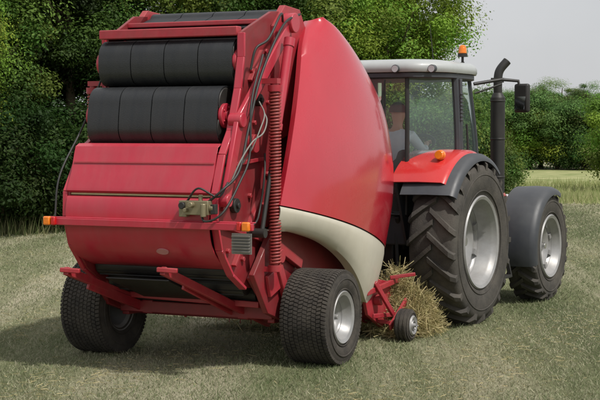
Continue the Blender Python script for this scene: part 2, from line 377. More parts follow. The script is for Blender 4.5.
g.box((1.06,-1.50,1.29),(.20,.015,.19)); g.make('slotted_bracket',surf('dull_zinc',(.22,.22,.215),.5,metal=.4,dust=.4),baler)
g=G(); g.box((.70,-1.66,1.62),(.24,.09,.13)); g.box((.55,-1.66,1.61),(.08,.07,.15)); g.cyl((.78,-1.72,1.66),(.78,-1.72,1.54),.026); g.cyl((.66,-1.70,1.65),(.66,-1.76,1.65),.026); g.cyl((.60,-1.70,1.60),(.60,-1.75,1.60),.02); g.cyl((.72,-1.66,1.68),(.72,-1.66,1.74),.02); g.cyl((.86,-1.66,1.62),(.82,-1.66,1.62),.035)
vb=g.make('valve_block',BRASS,baler,bevel=.006)
g=G(); g.cyl((.555,-1.695,1.64),(.555,-1.73,1.64),.032); g.make('valve_cap',BLACK,vb,bevel=.005)
g=G(); g.box((.86,-1.66,1.61),(.05,.06,.09)); g.make('valve_solenoid',BLACK,vb,bevel=.005)
def hose(pts,r=.013,m=BLACK,name='hose'):
    g=G(); g.tube([tuple(p) for p in catmull(pts,8)],r,8); return g.make(name,m,baler,ang=80)
hose([(.76,-1.62,1.66),(.92,-1.62,1.78),(.98,-1.40,1.95),(.97,-1.18,2.35),(.96,-.9,2.85),(.95,-.4,3.35),(.9,.1,3.5)])
hose([(.72,-1.66,1.60),(.80,-1.72,1.50),(.95,-1.66,1.58),(1.0,-1.42,1.85),(1.0,-1.22,2.1),(.96,-1.1,2.6),(.93,-.8,3.05)],.011)
hose([(.58,-1.66,1.68),(.72,-1.70,1.80),(.88,-1.62,1.72),(.92,-1.5,1.85)],.010)
hose([(.92,-1.44,1.85),(.98,-1.36,2.05),(1.02,-1.2,2.22),(1.04,-1.02,2.30),(1.02,-.9,2.42),(.95,-.82,2.5)],.0075,GREYHOSE)
hose([(.92,-.86,2.6),(1.02,-.95,2.48),(1.05,-1.10,2.34),(1.0,-1.18,2.15),(.92,-1.2,2.02)],.0065,GREYHOSE)
hose([(.9,-.3,3.4),(1.0,-.55,3.45),(.99,-.8,3.2),(.93,-.95,3.1),(.9,-1.0,2.9)],.012)
hose([(.9,-.7,2.1),(.97,-.85,1.9),(.95,-.9,1.6),(.97,-1.05,1.45),(.9,-1.2,1.4)],.010)
hose([(-.82,-.8,3.0),(-.90,-1.1,2.4),(-.92,-1.5,1.9),(-.9,-1.62,1.5)],.010)
def hood_grid(sx):
    rear=[(1.61,-.77,1.10),(2.0,-.60,1.10),(2.4,-.39,1.07),(2.8,-.15,1.01),(3.15,.09,.93),(3.36,.32,.86),(3.46,.48,.82)]
    front=[(1.0,1.94,1.10),(1.52,2.06,1.14),(2.0,2.05,1.14),(2.55,1.87,1.09),(3.02,1.48,.99),(3.34,1.02,.89),(3.46,.62,.82)]
    R=catmull(rear,6);F=catmull(front,6); rows=[]; nr=len(R)
    for q,(a,b) in enumerate(zip(R,F)):
        row=[(sx*(a[2]-.06),a[1]+.03,a[0]),(sx*(a[2]-.008),a[1]+.004,a[0])]
        m=22; amp=.20*(1-.35*(q/(nr-1))**2)
        for k in range(m+1):
            w=k/m; p=a*(1-w)+b*w
            bul=amp*math.sin(math.pi*w)**.75*(1+.25*(w-.5)) if 0<w<1 else 0
            z=p[0]+ .04*math.sin(math.pi*w)
            row.append((sx*(p[2]+bul),p[1],z))
        row.append((sx*(b[2]-.06),b[1]+.005,b[0])); row.append((sx*(b[2]-.24),b[1]-.02,b[0]))
        rows.append(row)
    return rows
for sx in(1,-1):
    g=G(); g.grid(hood_grid(sx)); g.make('side_hood',HOODRED,baler,solid=.008,ang=75)
    top=hood_grid(sx)[0]
    bot=[(-.76,1.36),(-.5,1.34),(-.2,1.28),(.1,1.20),(.40,1.08),(.66,.94),(.87,.79),(1.05,.64),(1.22,.51),(1.42,.42),(1.66,.40)]
    B=catmull(bot,4); rows=[]
    nB=len(B); tp=top[2:25]
    nv=8
    for j in range(nv+1):
        v=j/nv; row=[]
        for i in range(nB):
            w=i/(nB-1)*(len(tp)-1); k=min(int(w),len(tp)-2); f=w-k
            t=np.array(tp[k])*(1-f)+np.array(tp[k+1])*f
            b=np.array((t[0]-sx*.08,B[i][0],B[i][1]))
            p=t*(1-v)+b*v
            p[0]+=sx*(.035*math.sin(math.pi*v)**.6-.012)
            if v<.01: p[2]-=.012
            row.append(tuple(p))
        rows.append(row)
    rows.append([(p[0]-sx*.10,p[1],p[2]+.01) for p in rows[-1]])
    g=G(); g.grid(rows); g.make('wheel_guard',WHITE,baler,solid=.01,ang=50)
g=G(); g.grid([[(x,y,z) for x in np.linspace(-.84,.84,9)] for y,z in [(.5,3.44),(.95,3.34),(1.4,3.0),(1.80,2.5),(2.0,1.95),(2.03,1.5)]])
g.make('front_cover',HOODRED,baler,solid=.01)
for (y,z,r) in[(-1.05,1.0,.10),(-.8,.84,.11),(-.5,.72,.12),(-.15,.66,.12)]:
    g=G(); g.cyl((-.75,y,z),(.75,y,z),r,n=28)
    for k in range(10):
        t=2*math.pi*k/10; g.box((0,y+math.cos(t)*r,z+math.sin(t)*r),(1.48,.015,.015),(t,0,0))
    g.make('chamber_roller',BLACK,baler)
WS=-.12
g=G(); g.box((0,WS,.47),(2.0,.14,.14)); g.cyl((-1.1,WS,.465),(1.22,WS,.465),.05); g.box((0,-.45,.52),(1.75,.10,.12)); 
g.beam((.55,-.5,.52),(.55,1.6,.55),.12,.14); g.beam((-.55,-.5,.52),(-.55,1.6,.55),.12,.14)
for sx in(-1,1): g.beam((sx*.84,-.45,.50),(sx*.84,.1,.48),.08,.16); g.beam((sx*.84,-.45,.55),(sx*.84,-.9,.95),.05,.12)
g.make('axle_frame',PLATE,baler,bevel=.01)
for (x0,z0),(x1,y1,z1) in(((-.74,.985),(-.66,-.05,.44)),((.33,1.03),(.62,-.05,.36))):
    g=G(); y0=-1.68 
    g.beam((x0,y0,z0),(x1,y1,z1),.060,.080); g.beam((x0-.05,y0-.02,z0+.01),(x0+.14,y0+.03,z0),.045,.045); 
    g.beam((x0+.02,y0+.35,z0-.16),(x0+.10,-.4,.50),.03,.10)
    g.make('ramp_arm',RED2,baler,bevel=.008)
g=G(); g.beam((-.78,-.62,.66),(.80,-.62,.62),.05,.06); g.make('ramp_crossbar',RED2,baler,bevel=.006)
g=G(); g.strip([(-1.35,.90),(-.9,.74),(-.4,.56)],-.5,.20,3); g.make('ramp_plate',BLACK,baler,solid=.01)
make_wheel(baler,'wheel',(1.24,WS,.475),.475,.52,.235,'flo',RUB,.05)
make_wheel(baler,'wheel',(-1.16,WS-.22,.485),.495,.50,.235,'flo',RUB,.05,left=True)
g=G(); g.cyl((-1.05,1.95,.34),(1.05,1.95,.34),.17,n=32)
for x in np.linspace(-1,1,17): 
    g.lathe([(x-.012,.19),(x-.012,.205),(x+.012,.205),(x+.012,.19)],c=(0,1.95,.34),n=28,closed=True)
    for k in range(5):
        t=2*math.pi*k/5+x; g.cyl((x+.05,1.95+.16*math.cos(t),.34+.16*math.sin(t)),(x+.05,1.95+.30*math.cos(t+.15),.34+.30*math.sin(t+.15)),.005,n=5)
pk=g.make('pickup',RED2,baler,bevel=.0)
for sx in(-1,1):
    g=G(); g.prism([(1.25,.62),(1.5,.70),(2.0,.62),(2.25,.42),(2.15,.18),(1.8,.12),(1.4,.30)],*sorted((sx*1.08,sx*1.12)))
    g.beam((sx*1.16,1.25,.56),(sx*1.16,2.2,.62),.04,.06); g.beam((sx*1.18,1.45,.66),(sx*1.3,1.70,.28),.04,.05); g.beam((sx*1.10,1.70,.20),(sx*1.44,1.70,.18),.04,.04)
    g.beam((sx*1.14,2.0,.66),(sx*1.40,2.12,.70),.04,.04); g.beam((sx*1.3,1.6,.15),(sx*1.3,2.1,.40),.03,.07); g.beam((sx*1.2,1.35,.30),(sx*1.2,2.05,.24),.03,.05); g.cyl((sx*1.12,1.6,.45),(sx*1.2,1.6,.45),.06)
    g.make('pickup_side_frame',RED2,pk,bevel=.006)
make_wheel(baler,'gauge_wheel',(1.46,1.66,.18),.18,.16,.075,'rib',RUB,.02)
hx,hy=.50,2.62
g=G(); g.beam((.35,1.55,.60),(hx,hy,.52),.10,.14); g.beam((-.35,1.55,.60),(hx,hy,.52),.10,.14); g.cyl((hx,hy,.44),(hx,hy,.62),.06)
g.make('drawbar',RED2,baler,bevel=.01)
g=G(); g.cyl((.2,1.7,.85),(.46,2.75,.72),.07,.06); g.make('drive_shaft_guard',BLACK,baler)
# ================================================================ TRACTOR
TT=math.radians(28.5)
tloc=(2.215-1.27*math.cos(TT),17.33+1.27*math.sin(TT),0)
tr=empty('tractor',tloc,-TT,'red tractor with grey cab roof and amber beacon on grass','tractor')
WR=.985
make_wheel(tr,'wheel',(.96,0,WR),WR,.60,.53,'ag',RUBT,-.06)
make_wheel(tr,'wheel',(-.96,0,WR),WR,.60,.53,'ag',RUBT,-.06,left=True)
FR=.745; FS=2.72
make_wheel(tr,'wheel',(.97,FS,FR),FR,.44,.40,'ag',RUBT,.0)
make_wheel(tr,'wheel',(-.97,FS,FR),FR,.44,.40,'ag',RUBT,.0,left=True)
g=G(); g.prism([(-.45,.65),(1.3,.55),(3.3,.60),(3.4,1.1),(1.4,1.2),(-.45,1.35)],-.28,.28); g.cyl((-.75,0,WR),(.75,0,WR),.17); g.cyl((-.8,FS,.72),(.8,FS,.72),.10)
g.box((0,3.55,.85),(.6,.35,.5)); g.box((-.5,1.2,.85),(.42,1.1,.5)); g.box((.50,1.15,.85),(.40,.9,.45))
g.make('chassis',BLACK,tr,bevel=.03)
g=G(); g.beam((0,-.3,.50),(0,-.95,.48),.12,.05)
for sx in(-1,1):
    g.beam((sx*.32,-.2,.62),(sx*.44,-1.0,.58),.05,.08); g.beam((sx*.38,-.55,.6),(sx*.30,-.45,1.25),.04,.04); g.cyl((sx*.35,-.3,.9),(sx*.35,-.5,1.3),.04)
g.make('rear_linkage',BLACK,tr,bevel=.006)
def rsec(w,z0,z1,y,r=.12,n=5):
    pts=[(-w,y,z0),(-w,y,z1-r)]
    for i in range(n+1):
        t=math.pi-(math.pi/2)*i/n; pts.append((-w+r+r*math.cos(t),y,z1-r+r*math.sin(t)))
    for i in range(n+1):
        t=math.pi/2-(math.pi/2)*i/n; pts.append((w-r+r*math.cos(t),y,z1-r+r*math.sin(t)))
    pts.append((w,y,z0)); return pts
g=G(); g.grid([rsec(.40,1.15,1.80,1.35),rsec(.38,1.12,1.76,1.9),rsec(.36,1.10,1.66,2.6),rsec(.34,1.05,1.54,3.1),rsec(.32,1.0,1.44,3.35),rsec(.28,1.0,1.30,3.46),rsec(.20,1.0,1.2,3.48,.05)])
hd=g.make('engine_hood',TRED,tr,solid=.01,ang=50)
g=G(); g.box((0,3.50,1.10),(.36,.02,.3)); g.make('grille',BLACK,hd)
for sx in(-1,1):
    g=G(); g.box((sx*.22,3.43,1.36),(.16,.06,.10),(math.radians(25),0,0)); g.make('headlight',LAMPG,hd,bevel=.02)
def fender(x0,x1,r,a0,a1,cy,cz,n=26,lip=.06,round_=.06):
    rows=[]
    for i in range(n+1):
        t=math.radians(a0+(a1-a0)*i/n); row=[]
        for x,dr in((x0,0),((x0+x1)/2,.012),(x1-round_,0.005),(x1-round_*.35,-.018),(x1,-.05),(x1+.002,-.05-lip)):
            row.append((x,cy+(r+dr)*math.cos(t),cz+(r+dr)*math.sin(t)))
        rows.append(row)
    return rows
for sx in(1,-1):
    g=G(); g.grid(fender(.40,1.10,1.095,138,62,0.0,WR))
    g=g if sx>0 else mirror(g); fd=g.make('rear_fender',TRED,tr,solid=.012,ang=50)
    g=G(); g.grid(fender(.55,1.23,1.055,146,54,0.0,WR,lip=.03))
    g=g if sx>0 else mirror(g); g.make('fender_extension',GREY,fd,solid=.012,ang=50)
    pts=[(0+1.06*math.cos(math.radians(a)),WR+1.06*math.sin(math.radians(a))) for a in range(138,50,-8)]
    g=G(); g.prism([(-.50,1.0)]+pts+[(.7,1.0)],*sorted((sx*.44,sx*.47))); g.make('fender_inner_wall',GREY,fd)
    g=G(); g.cyl((sx*.90,-.52,2.035),(sx*.90,-.56,2.04),.052); g.cyl((sx*.90,-.47,2.035),(sx*.90,-.52,2.035),.06); g.beam((sx*.90,-.49,2.0),(sx*.90,-.45,1.90),.03,.03)
    g.make('marker_lamp',AMBER,fd,bevel=.006)
for sx in(1,-1):
    g=G(); g.grid(fender(.70,1.22,.80,196,70,FS,FR,lip=.05,round_=.08))
    g=g if sx>0 else mirror(g); g.make('front_fender',GREY,tr,solid=.015,ang=50)
zb,zt=1.32,3.02
base=[(-.47,-.52),(.47,-.52),(.85,.15),(.66,1.35),(-.66,1.35),(-.85,.15)]
topc=[(-.45,-.46),(.45,-.46),(.81,.15),(.60,1.12),(-.60,1.12),(-.81,.15)]
g=G()
vs=[(x*.96,y*.96,.95) for x,y in base]+[(x*.96,y*.96,zb) for x,y in base]
g.add(vs,[tuple(range(6)),tuple(range(6,12))[::-1]]+[(i,(i+1)%6,6+(i+1)%6,6+i) for i in range(6)])
cab=g.make('cab',GREY,tr,bevel=.02)
def lerp(a,b,t): return tuple(a[i]*(1-t)+b[i]*t for i in range(len(a)))
for i in range(6):
    b=(*base[i],zb); t=(*topc[i],zt)
    g=G(); mid=lerp(b,t,.5); mid=(mid[0]*1.03,mid[1]*1.02+.0,mid[2])
    w=.028 if i not in(2,5) else .050
    g.tube([tuple(p) for p in catmull([b,mid,t],5)],w,8); g.make('pillar',BLACK if i in(0,1) else GREY,cab)
    j=(i+1)%6
    g=G(); rows=[]
    for a in range(5):
        t_=a/4; p=lerp((*base[i],zb),(*topc[i],zt),t_); q=lerp((*base[j],zb),(*topc[j],zt),t_)
        k=1+.03*math.sin(math.pi*t_)
        rows.append([lerp((p[0]*k,p[1]*k,p[2]),(q[0]*k,q[1]*k,q[2]),c/4) for c in range(5)])
    g.grid(rows); wd=g.make('window',GLASS,cab,recalc=False)
    g=G(); fr=[rows[0][0],rows[0][4],rows[4][4],rows[4][0],rows[0][0]]
    g.tube(fr,.022,6); g.make('window_frame',BLACK,wd)
g=G(); g.beam((.88,.17,1.5),(.85,.17,2.95),.06,.08); 
for i in range(8): g.box((.90,.17,2.45+i*.045),(.02,.08,.012))
g.make('pillar_cover',GREY,cab,bevel=.006)
# rear wiper
g=G(); g.tube([(.20,-.545,2.93),(.18,-.56,2.72),(.05,-.565,2.45)],.009,6); g.beam((.12,-.56,2.62),(-.02,-.56,2.25),.012,.03); g.make('wiper',BLACK,cab)
def roofring(k,z):
    b=[(-.60,-.58),(.60,-.58),(.89,-.22),(.89,.66),(.68,1.22),(-.68,1.22),(-.89,.66),(-.89,-.22)]
    cx,cy=0,.33
    b=[(cx+(x-cx)*k,cy+(y-cy)*k) for x,y in b]
    out=[]
    for i in range(len(b)):
        p=np.array(b[i]); q=np.array(b[(i+1)%len(b)]); o=np.array(b[i-1])
        a_=p+(o-p)/np.linalg.norm(o-p)*.12; c_=p+(q-p)/np.linalg.norm(q-p)*.12
        for t in(0,.5,1): out.append(((1-t)**2*a_+2*t*(1-t)*p+t*t*c_))
    return [(x,y,z) for x,y in out]
g=G(); rs=[roofring(.90,3.01),roofring(.985,3.02),roofring(1.0,3.05),roofring(1.0,3.09),roofring(.98,3.125),roofring(.93,3.155),roofring(.75,3.18),roofring(.4,3.19)]
n=len(rs[0]); vs=[p for r in rs for p in r]; fs=[tuple(range(n))[::-1],tuple(range((len(rs)-1)*n,len(rs)*n))]
for i in range(len(rs)-1):
    for k in range(n): fs.append((i*n+k,i*n+(k+1)%n,(i+1)*n+(k+1)%n,(i+1)*n+k))
g.add(vs,fs); rf=g.make('roof',ROOF,cab,ang=40)
g=G(); rs=[roofring(.93,2.95),roofring(.96,2.96),roofring(.96,3.008),roofring(.93,3.009)]; vs=[p for r in rs for p in r]; fs=[tuple(range(n))[::-1],tuple(range(3*n,4*n))]
for i in range(3):
    for k in range(n): fs.append((i*n+k,i*n+(k+1)%n,(i+1)*n+(k+1)%n,(i+1)*n+k))
g.add(vs,fs); g.make('roof_trim',GREY,rf)
for x,y in((.36,-.60),(-.40,-.60),(.76,-.44),(-.76,-.44)):
    g=G(); g.cyl((x,y+.06,3.06),(x,y-.01,3.055),.045,.05,20); l=g.make('work_lamp',GREY,rf,bevel=.006)
    g=G(); g.cyl((x,y-.011,3.055),(x,y-.018,3.055),.040,n=20); g.make('lamp_lens',LAMPG,l)
g=G(); g.cyl((.80,.42,3.10),(.80,.42,3.25),.016); g.beam((.68,.42,3.14),(.82,.42,3.16),.03,.02); g.cyl((.80,.42,3.23),(.80,.42,3.27),.06); be=g.make('beacon_mount',BLACK,rf)
g=G(); g.cyl((.80,.42,3.27),(.80,.42,3.35),.052,.046); g.cyl((.80,.42,3.35),(.80,.42,3.375),.046,.025); g.make('beacon',AMBER,be,bevel=.008)
g=G(); g.cyl((.55,.1,3.15),(.50,.1,3.62),.006,.003,6); g.make('antenna',BLACK,rf)
g=G(); g.tube([(.91,.25,1.6),(.95,.27,1.9),(.93,.25,2.4)],.014,6); g.make('door_handle',BLACK,cab)
for sx in(1,-1):
    g=G()
    for i,z in enumerate((.45,.75,1.05)): g.box((sx*(.95-.06*i),1.2,z),(.30,.40,.04))
    g.beam((sx*1.08,1.0,.43),(sx*.92,1.0,1.15),.03,.05); g.beam((sx*1.08,1.4,.43),(sx*.92,1.4,1.15),.03,.05)
    g.make('step',BLACK,tr,bevel=.005)
g=G(); g.cyl((.76,1.75,1.25),(.76,1.75,1.5),.06); g.cyl((.76,1.75,1.5),(.76,1.75,2.75),.095); g.cyl((.76,1.75,2.75),(.76,1.75,2.82),.095,.06); g.tube(catmull([(.76,1.75,2.8),(.76,1.75,3.0),(.78,1.77,3.12),(.86,1.83,3.24)],5),.058,14); g.beam((.3,1.70,1.35),(.76,1.75,1.35),.08,.06)
for z in(1.7,2.2,2.7): g.cyl((.76,1.75,z),(.76,1.75,z+.025),.101)
g.make('exhaust',BLACK,tr,bevel=.006)
for sx in(-1,1):
    g=G(); g.tube([(sx*.66,1.15,2.92),(sx*.95,1.38,2.98),(sx*1.14,1.48,2.96),(sx*1.17,1.48,2.80)],.022,8); g.tube([(sx*.66,1.18,2.8),(sx*.95,1.38,2.92)],.014,6); g.box((sx*.9,1.36,2.97),(.16,.05,.06),(0,0,sx*.6)); a=g.make('mirror_arm',BLACK,tr)
    g=G(); g.box((sx*1.19,1.49,2.74),(.21,.08,.37),(0,0,math.radians(-12*sx))); g.make('mirror_shell',BLACK,a,bevel=.03,seg=3)
    g=G(); g.box((sx*1.183,1.449,2.74),(.145,.006,.30),(math.radians(-14),0,math.radians(-12*sx))); g.make('mirror_glass',MIRR,a)
dx=.05; up=.12
g=G(); g.box((dx,.22,1.60),(.46,.46,.14)); g.box((dx,0.0,1.86),(.42,.10,.46),(math.radians(-8),0,0)); g.box((dx,.22,1.42),(.3,.3,.28)); g.make('driver_seat',SEATM,cab,bevel=.04,seg=3)
g=G(); g.box((dx,1.05,1.55),(.40,.25,.50)); g.beam((dx,1.02,1.75),(dx,.80,2.08),.06,.06); g.make('dashboard',GREY,cab,bevel=.03)
g=G(); g.box((.50,.30,1.42),(.16,.5,.30)); g.make('side_console',GREY,cab,bevel=.03)
g=G(); 
c=Vector((dx,.76,2.02+up)); ax=Vector((0,-.55,.83)).normalized(); r1=Vector((1,0,0)); r2=ax.cross(r1)
SWP=[tuple(c+(r1*math.cos(t)+r2*math.sin(t))*.22) for t in np.linspace(0,2*math.pi,33)]
g.tube(SWP,.020,8)
for t in(.5,2.6,4.7): g.tube([tuple(c),tuple(c+(r1*math.cos(t)+r2*math.sin(t))*.22)],.014,6)
g.make('steering_wheel',BLACK,cab)
g=G(); g.box((.55,.85,2.10),(.05,.20,.16),(0,0,.3)); g.cyl((.55,.85,1.6),(.55,.85,2.1),.012); g.make('monitor',BLACK,cab,bevel=.01)
# ================================================================ DRIVER
def skinmesh(name,chains,mat,sub=2):
    me=bpy.data.meshes.new(name); V=[];E=[];Rr=[];roots=[]
    idx={}
    for ch in chains:
        prev=None
        for p,r in ch:
            k=tuple(round(a,4) for a in p)
            if k in idx: i=idx[k]
            else:
                i=len(V); idx[k]=i; V.append(p); Rr.append(r)
                if prev is None: roots.append(i)
            if prev is not None:E.append((prev,i))
            prev=i
    me.from_pydata(V,E,[]); o=bpy.data.objects.new(name,me); col.objects.link(o)
    md=o.modifiers.new('skin','SKIN'); md.use_smooth_shade=True
    for i,sv in enumerate(me.skin_vertices[0].data):
        rr=Rr[i]; sv.radius=(rr,rr); sv.use_root=i in roots
    ms=o.modifiers.new('sub','SUBSURF'); ms.levels=sub; ms.render_levels=sub
    me.materials.append(mat); return o
pel=((dx,.12,1.70),.15)
torso=[pel,((dx,.10,1.85),.145),((dx,.11,2.02),.16),((dx,.13,2.16),.15),((dx,.14,2.23),.07),((dx,.15,2.29),.058),((dx,.165,2.36),.088),((dx,.17,2.44),.10),((dx,.165,2.50),.075)]
chains=[torso]
shirt=[[((dx,.115,1.74),.165),((dx,.10,1.86),.16),((dx,.11,2.02),.172),((dx,.13,2.165),.158),((dx,.14,2.215),.085)]]
trs=[]
for sx in(-1,1):
    sh=((dx+sx*.19,.14,2.14),.065); el=((dx+sx*.27,.36,1.93),.045); wr=((dx+sx*.19,.60,2.02),.030); pa=((dx+sx*.175,.67,2.05),.036)
    chains.append([((dx,.13,2.16),.15),sh,el,wr,pa])
    hip=((dx+sx*.10,.18,1.68),.09); kn=((dx+sx*.16,.62,1.72),.062); an=((dx+sx*.15,.80,1.40),.042); to=((dx+sx*.15,.92,1.38),.038)
    chains.append([pel,hip,kn,an,to])
    shirt.append([((dx,.13,2.165),.158),(sh[0],.075),(el[0],.055),((dx+sx*.21,.54,2.0),.040)])
    trs.append([((dx,.12,1.70),.16),(hip[0],.10),(kn[0],.075),((dx+sx*.15,.78,1.45),.055)])
    for f in range(4):
        o=(f-1.5)*.018; bx_=dx+sx*.175+o*.8
        chains.append([((bx_,.68,2.055+o*.2),.009),((bx_,.715,2.075+o*.2),.009),((bx_+.004*sx,.735,2.055+o*.2),.008),((bx_+.004*sx,.725,2.03+o*.2),.007-.0005*f)])
    chains.append([((dx+sx*.155,.66,2.05),.011),((dx+sx*.130,.69,2.05),.010),((dx+sx*.128,.715,2.035),.008)])
chains.append([((dx,.25,2.43),.010),((dx,.275,2.405),.012)])
for sx in(-1,1): chains.append([((dx+sx*.095,.165,2.42),.012),((dx+sx*.104,.16,2.44),.014)])
person=skinmesh('person',chains,SKIN)
person.location=(tloc[0],tloc[1],up); person.rotation_euler=(0,0,-TT)
person['label']='driver in pale shirt seated at steering wheel in tractor cab'; person['category']='person'
for nm,ch,mt in(('shirt',shirt,SHIRT),('trousers',trs,TROUS)):
    o=skinmesh(nm,ch,mt); o.parent=person
g=G(); rows=[]
for i in range(9):
    ph=math.pi/2*i/8*1.15; rows.append([(dx+.107*math.sin(ph)*math.cos(t),.158+.118*math.sin(ph)*math.sin(t)-.01*i/8,2.455+.105*math.cos(ph)) for t in np.linspace(0,2*math.pi,25)])
g.grid(rows); OFF[person.name]=np.zeros(3); g.make('hair',HAIR,person,ang=80)
for sx in(-1,1):
    g=G(); g.cyl((dx+sx*.035,.248,2.445),(dx+sx*.035,.262,2.445),.012,.009,10); g.make('eye',BLACK,person)
# ================================================================ GROUND
def groundmat():
    m,nt,out=newmat('mown_grass_ground')
    p=N(nt,'ShaderNodeBsdfPrincipled'); p.inputs['Roughness'].default_value=.95; p.inputs['Specular IOR Level'].default_value=.15
    tc=N(nt,'ShaderNodeTexCoord'); mp=N(nt,'ShaderNodeMapping'); mp.inputs['Rotation'].default_value=(0,0,math.radians(28)); mp.inputs['Scale'].default_value=(1,.10,1)
    nt.links.new(tc.outputs['Object'],mp.inputs[0])
    a=N(nt,'ShaderNodeTexNoise'); a.inputs['Scale'].default_value=.55; a.inputs['Detail'].default_value=8; a.inputs['Roughness'].default_value=.65
    nt.links.new(mp.outputs[0],a.inputs['Vector'])
    b=N(nt,'ShaderNodeTexNoise'); b.inputs['Scale'].default_value=16; b.inputs['Detail'].default_value=10; b.inputs['Roughness'].default_value=.8
    nt.links.new(tc.outputs['Object'],b.inputs['Vector'])
    r=N(nt,'ShaderNodeValToRGB'); e=r.color_ramp.elements
    e[0].position=.36; e[0].color=(.085,.105,.045,1); e[1].position=.62; e[1].color=(.37,.34,.24,1)
    x=e.new(.50); x.color=(.18,.19,.10,1)
    mx=N(nt,'ShaderNodeMath',operation='ADD'); mu=N(nt,'ShaderNodeMath',operation='MULTIPLY'); mu.inputs[1].default_value=.40
    su=N(nt,'ShaderNodeMath',operation='SUBTRACT'); su.inputs[1].default_value=.5
    nt.links.new(b.outputs['Fac'],su.inputs[0]); nt.links.new(su.outputs[0],mu.inputs[0]); nt.links.new(a.outputs['Fac'],mx.inputs[0]); nt.links.new(mu.outputs[0],mx.inputs[1])
    nt.links.new(mx.outputs[0],r.inputs[0]); nt.links.new(r.outputs[0],p.inputs['Base Color'])
    bp=N(nt,'ShaderNodeBump'); bp.inputs['Strength'].default_value=.8; bp.inputs['Distance'].default_value=.03
    nt.links.new(b.outputs['Fac'],bp.inputs['Height']); nt.links.new(bp.outputs[0],p.inputs['Normal'])
    nt.links.new(p.outputs[0],out.inputs[0]); return m
g=G(); xs=list(np.linspace(-900,900,13)); g.grid([[(x,y,0) for x in xs] for y in np.linspace(-60,1500,13)])
gr=g.make('ground',groundmat(),None,origin=(0,0,0)); gr['kind']='structure'; gr['label']='mown hay field with green and straw coloured stubble'; gr['category']='ground'
def fieldmat():
    m,nt,out=newmat('pale_field')
    p=N(nt,'ShaderNodeBsdfPrincipled'); p.inputs['Roughness'].default_value=.95; p.inputs['Specular IOR Level'].default_value=.1
    tc=N(nt,'ShaderNodeTexCoord'); a=N(nt,'ShaderNodeTexNoise'); a.inputs['Scale'].default_value=.9; a.inputs['Detail'].default_value=9; a.inputs['Roughness'].default_value=.75
    mp=N(nt,'ShaderNodeMapping'); mp.inputs['Scale'].default_value=(.6,.5,1); nt.links.new(tc.outputs['Object'],mp.inputs[0]); nt.links.new(mp.outputs[0],a.inputs['Vector'])
    r=N(nt,'ShaderNodeValToRGB'); e=r.color_ramp.elements; e[0].position=.35; e[0].color=(.16,.20,.07,1); e[1].position=.65; e[1].color=(.38,.37,.19,1)
    nt.links.new(a.outputs['Fac'],r.inputs[0]); nt.links.new(r.outputs[0],p.inputs['Base Color']); nt.links.new(p.outputs[0],out.inputs[0]); return m
g=G(); g.grid([[(x,y+1.2*math.sin(x*.31),.006) for x in np.linspace(4,70,40)] for y in (47,60,75,92)])
o=g.make('far_field',fieldmat(),None,origin=(0,0,0)); o['kind']='structure'; o['label']='pale yellow green strip of field before the hedgerow'; o['category']='field'
def tone_mesh(name,V,nper,tone,mat):
    n=len(V)//nper; me=bpy.data.meshes.new(name)
    me.vertices.add(len(V)); me.vertices.foreach_set('co',V.astype(np.float32).ravel())
    me.loops.add(n*nper); me.loops.foreach_set('vertex_index',np.arange(n*nper,dtype=np.int32))
    me.polygons.add(n); me.polygons.foreach_set('loop_start',(np.arange(n)*nper).astype(np.int32)); 
    try: me.polygons.foreach_set('loop_total',np.full(n,nper,dtype=np.int32))
    except Exception: pass
    me.update(calc_edges=True)
    at=me.attributes.new('tone','FLOAT_COLOR','POINT'); c=np.ones((len(V),4),dtype=np.float32); c[:,:3]=np.repeat(tone,nper,axis=0)
    at.data.foreach_set('color',c.ravel()); me.materials.append(mat); return me
NB=320000
D=11.2+38*rng.random(NB)**1.7; X=(rng.random(NB)*2-1)*(.25*D+.8)
lat=X*math.cos(TT)-D*math.sin(TT); lon=X*math.sin(TT)+D*math.cos(TT)
band=np.sin(lat*2.1+.25*np.sin(lon*.9))+.6*np.sin(lat*5.3+1+.3*np.sin(lon*1.7))
patch=np.sin(X*.9+1.7*np.sin(D*.6))*np.sin(D*.8+1.3*np.sin(X*.5))
pat=band*.8+patch*.8+rng.normal(0,.8,NB)
hh=(.010+.030*rng.random(NB))*(1+.12*(-pat).clip(-2,3))*(1+(D-12)*.02); 
ww=(.0026+.0026*rng.random(NB))*(1+(D-12)*.05)
az=rng.random(NB)*2*math.pi; lean=rng.random(NB)*1.8; la=rng.random(NB)*2*math.pi
b=np.stack([X,D,np.zeros(NB)],1); dv=np.stack([np.cos(az),np.sin(az),np.zeros(NB)],1)*ww[:,None]
tip=b+np.stack([np.cos(la)*lean*hh,np.sin(la)*lean*hh,hh],1)
V=np.stack([b-dv,b+dv,tip],1).reshape(-1,3)
mixv=(1/(1+np.exp(-(pat*.8+rng.normal(0,1.1,NB)+.15))))[:,None]
tone=np.array([.12,.165,.065])*(1-mixv)+np.array([.43,.40,.28])*mixv; tone*= (0.7+.6*rng.random((NB,1)))
NT=30000
x2=rng.uniform(3.5,22,NT); y2=47+1.2*np.sin(x2*.31)+rng.normal(0,.9,NT)+np.where(rng.random(NT)<.5,rng.uniform(0,16,NT),0)
h2=.08+.30*rng.random(NT); b2=np.stack([x2,y2,np.zeros(NT)],1); w2=np.stack([np.full(NT,.012),np.zeros(NT),np.zeros(NT)],1)
t2=b2+np.stack([rng.normal(0,.07,NT),rng.normal(0,.07,NT),h2],1)
V2=np.stack([b2-w2,b2+w2,t2],1).reshape(-1,3); m2=rng.random((NT,1)); tone2=(np.array([.20,.27,.08])*(1-m2)+np.array([.46,.44,.23])*m2)
V=np.concatenate([V,V2]); tone=np.concatenate([tone,tone2])
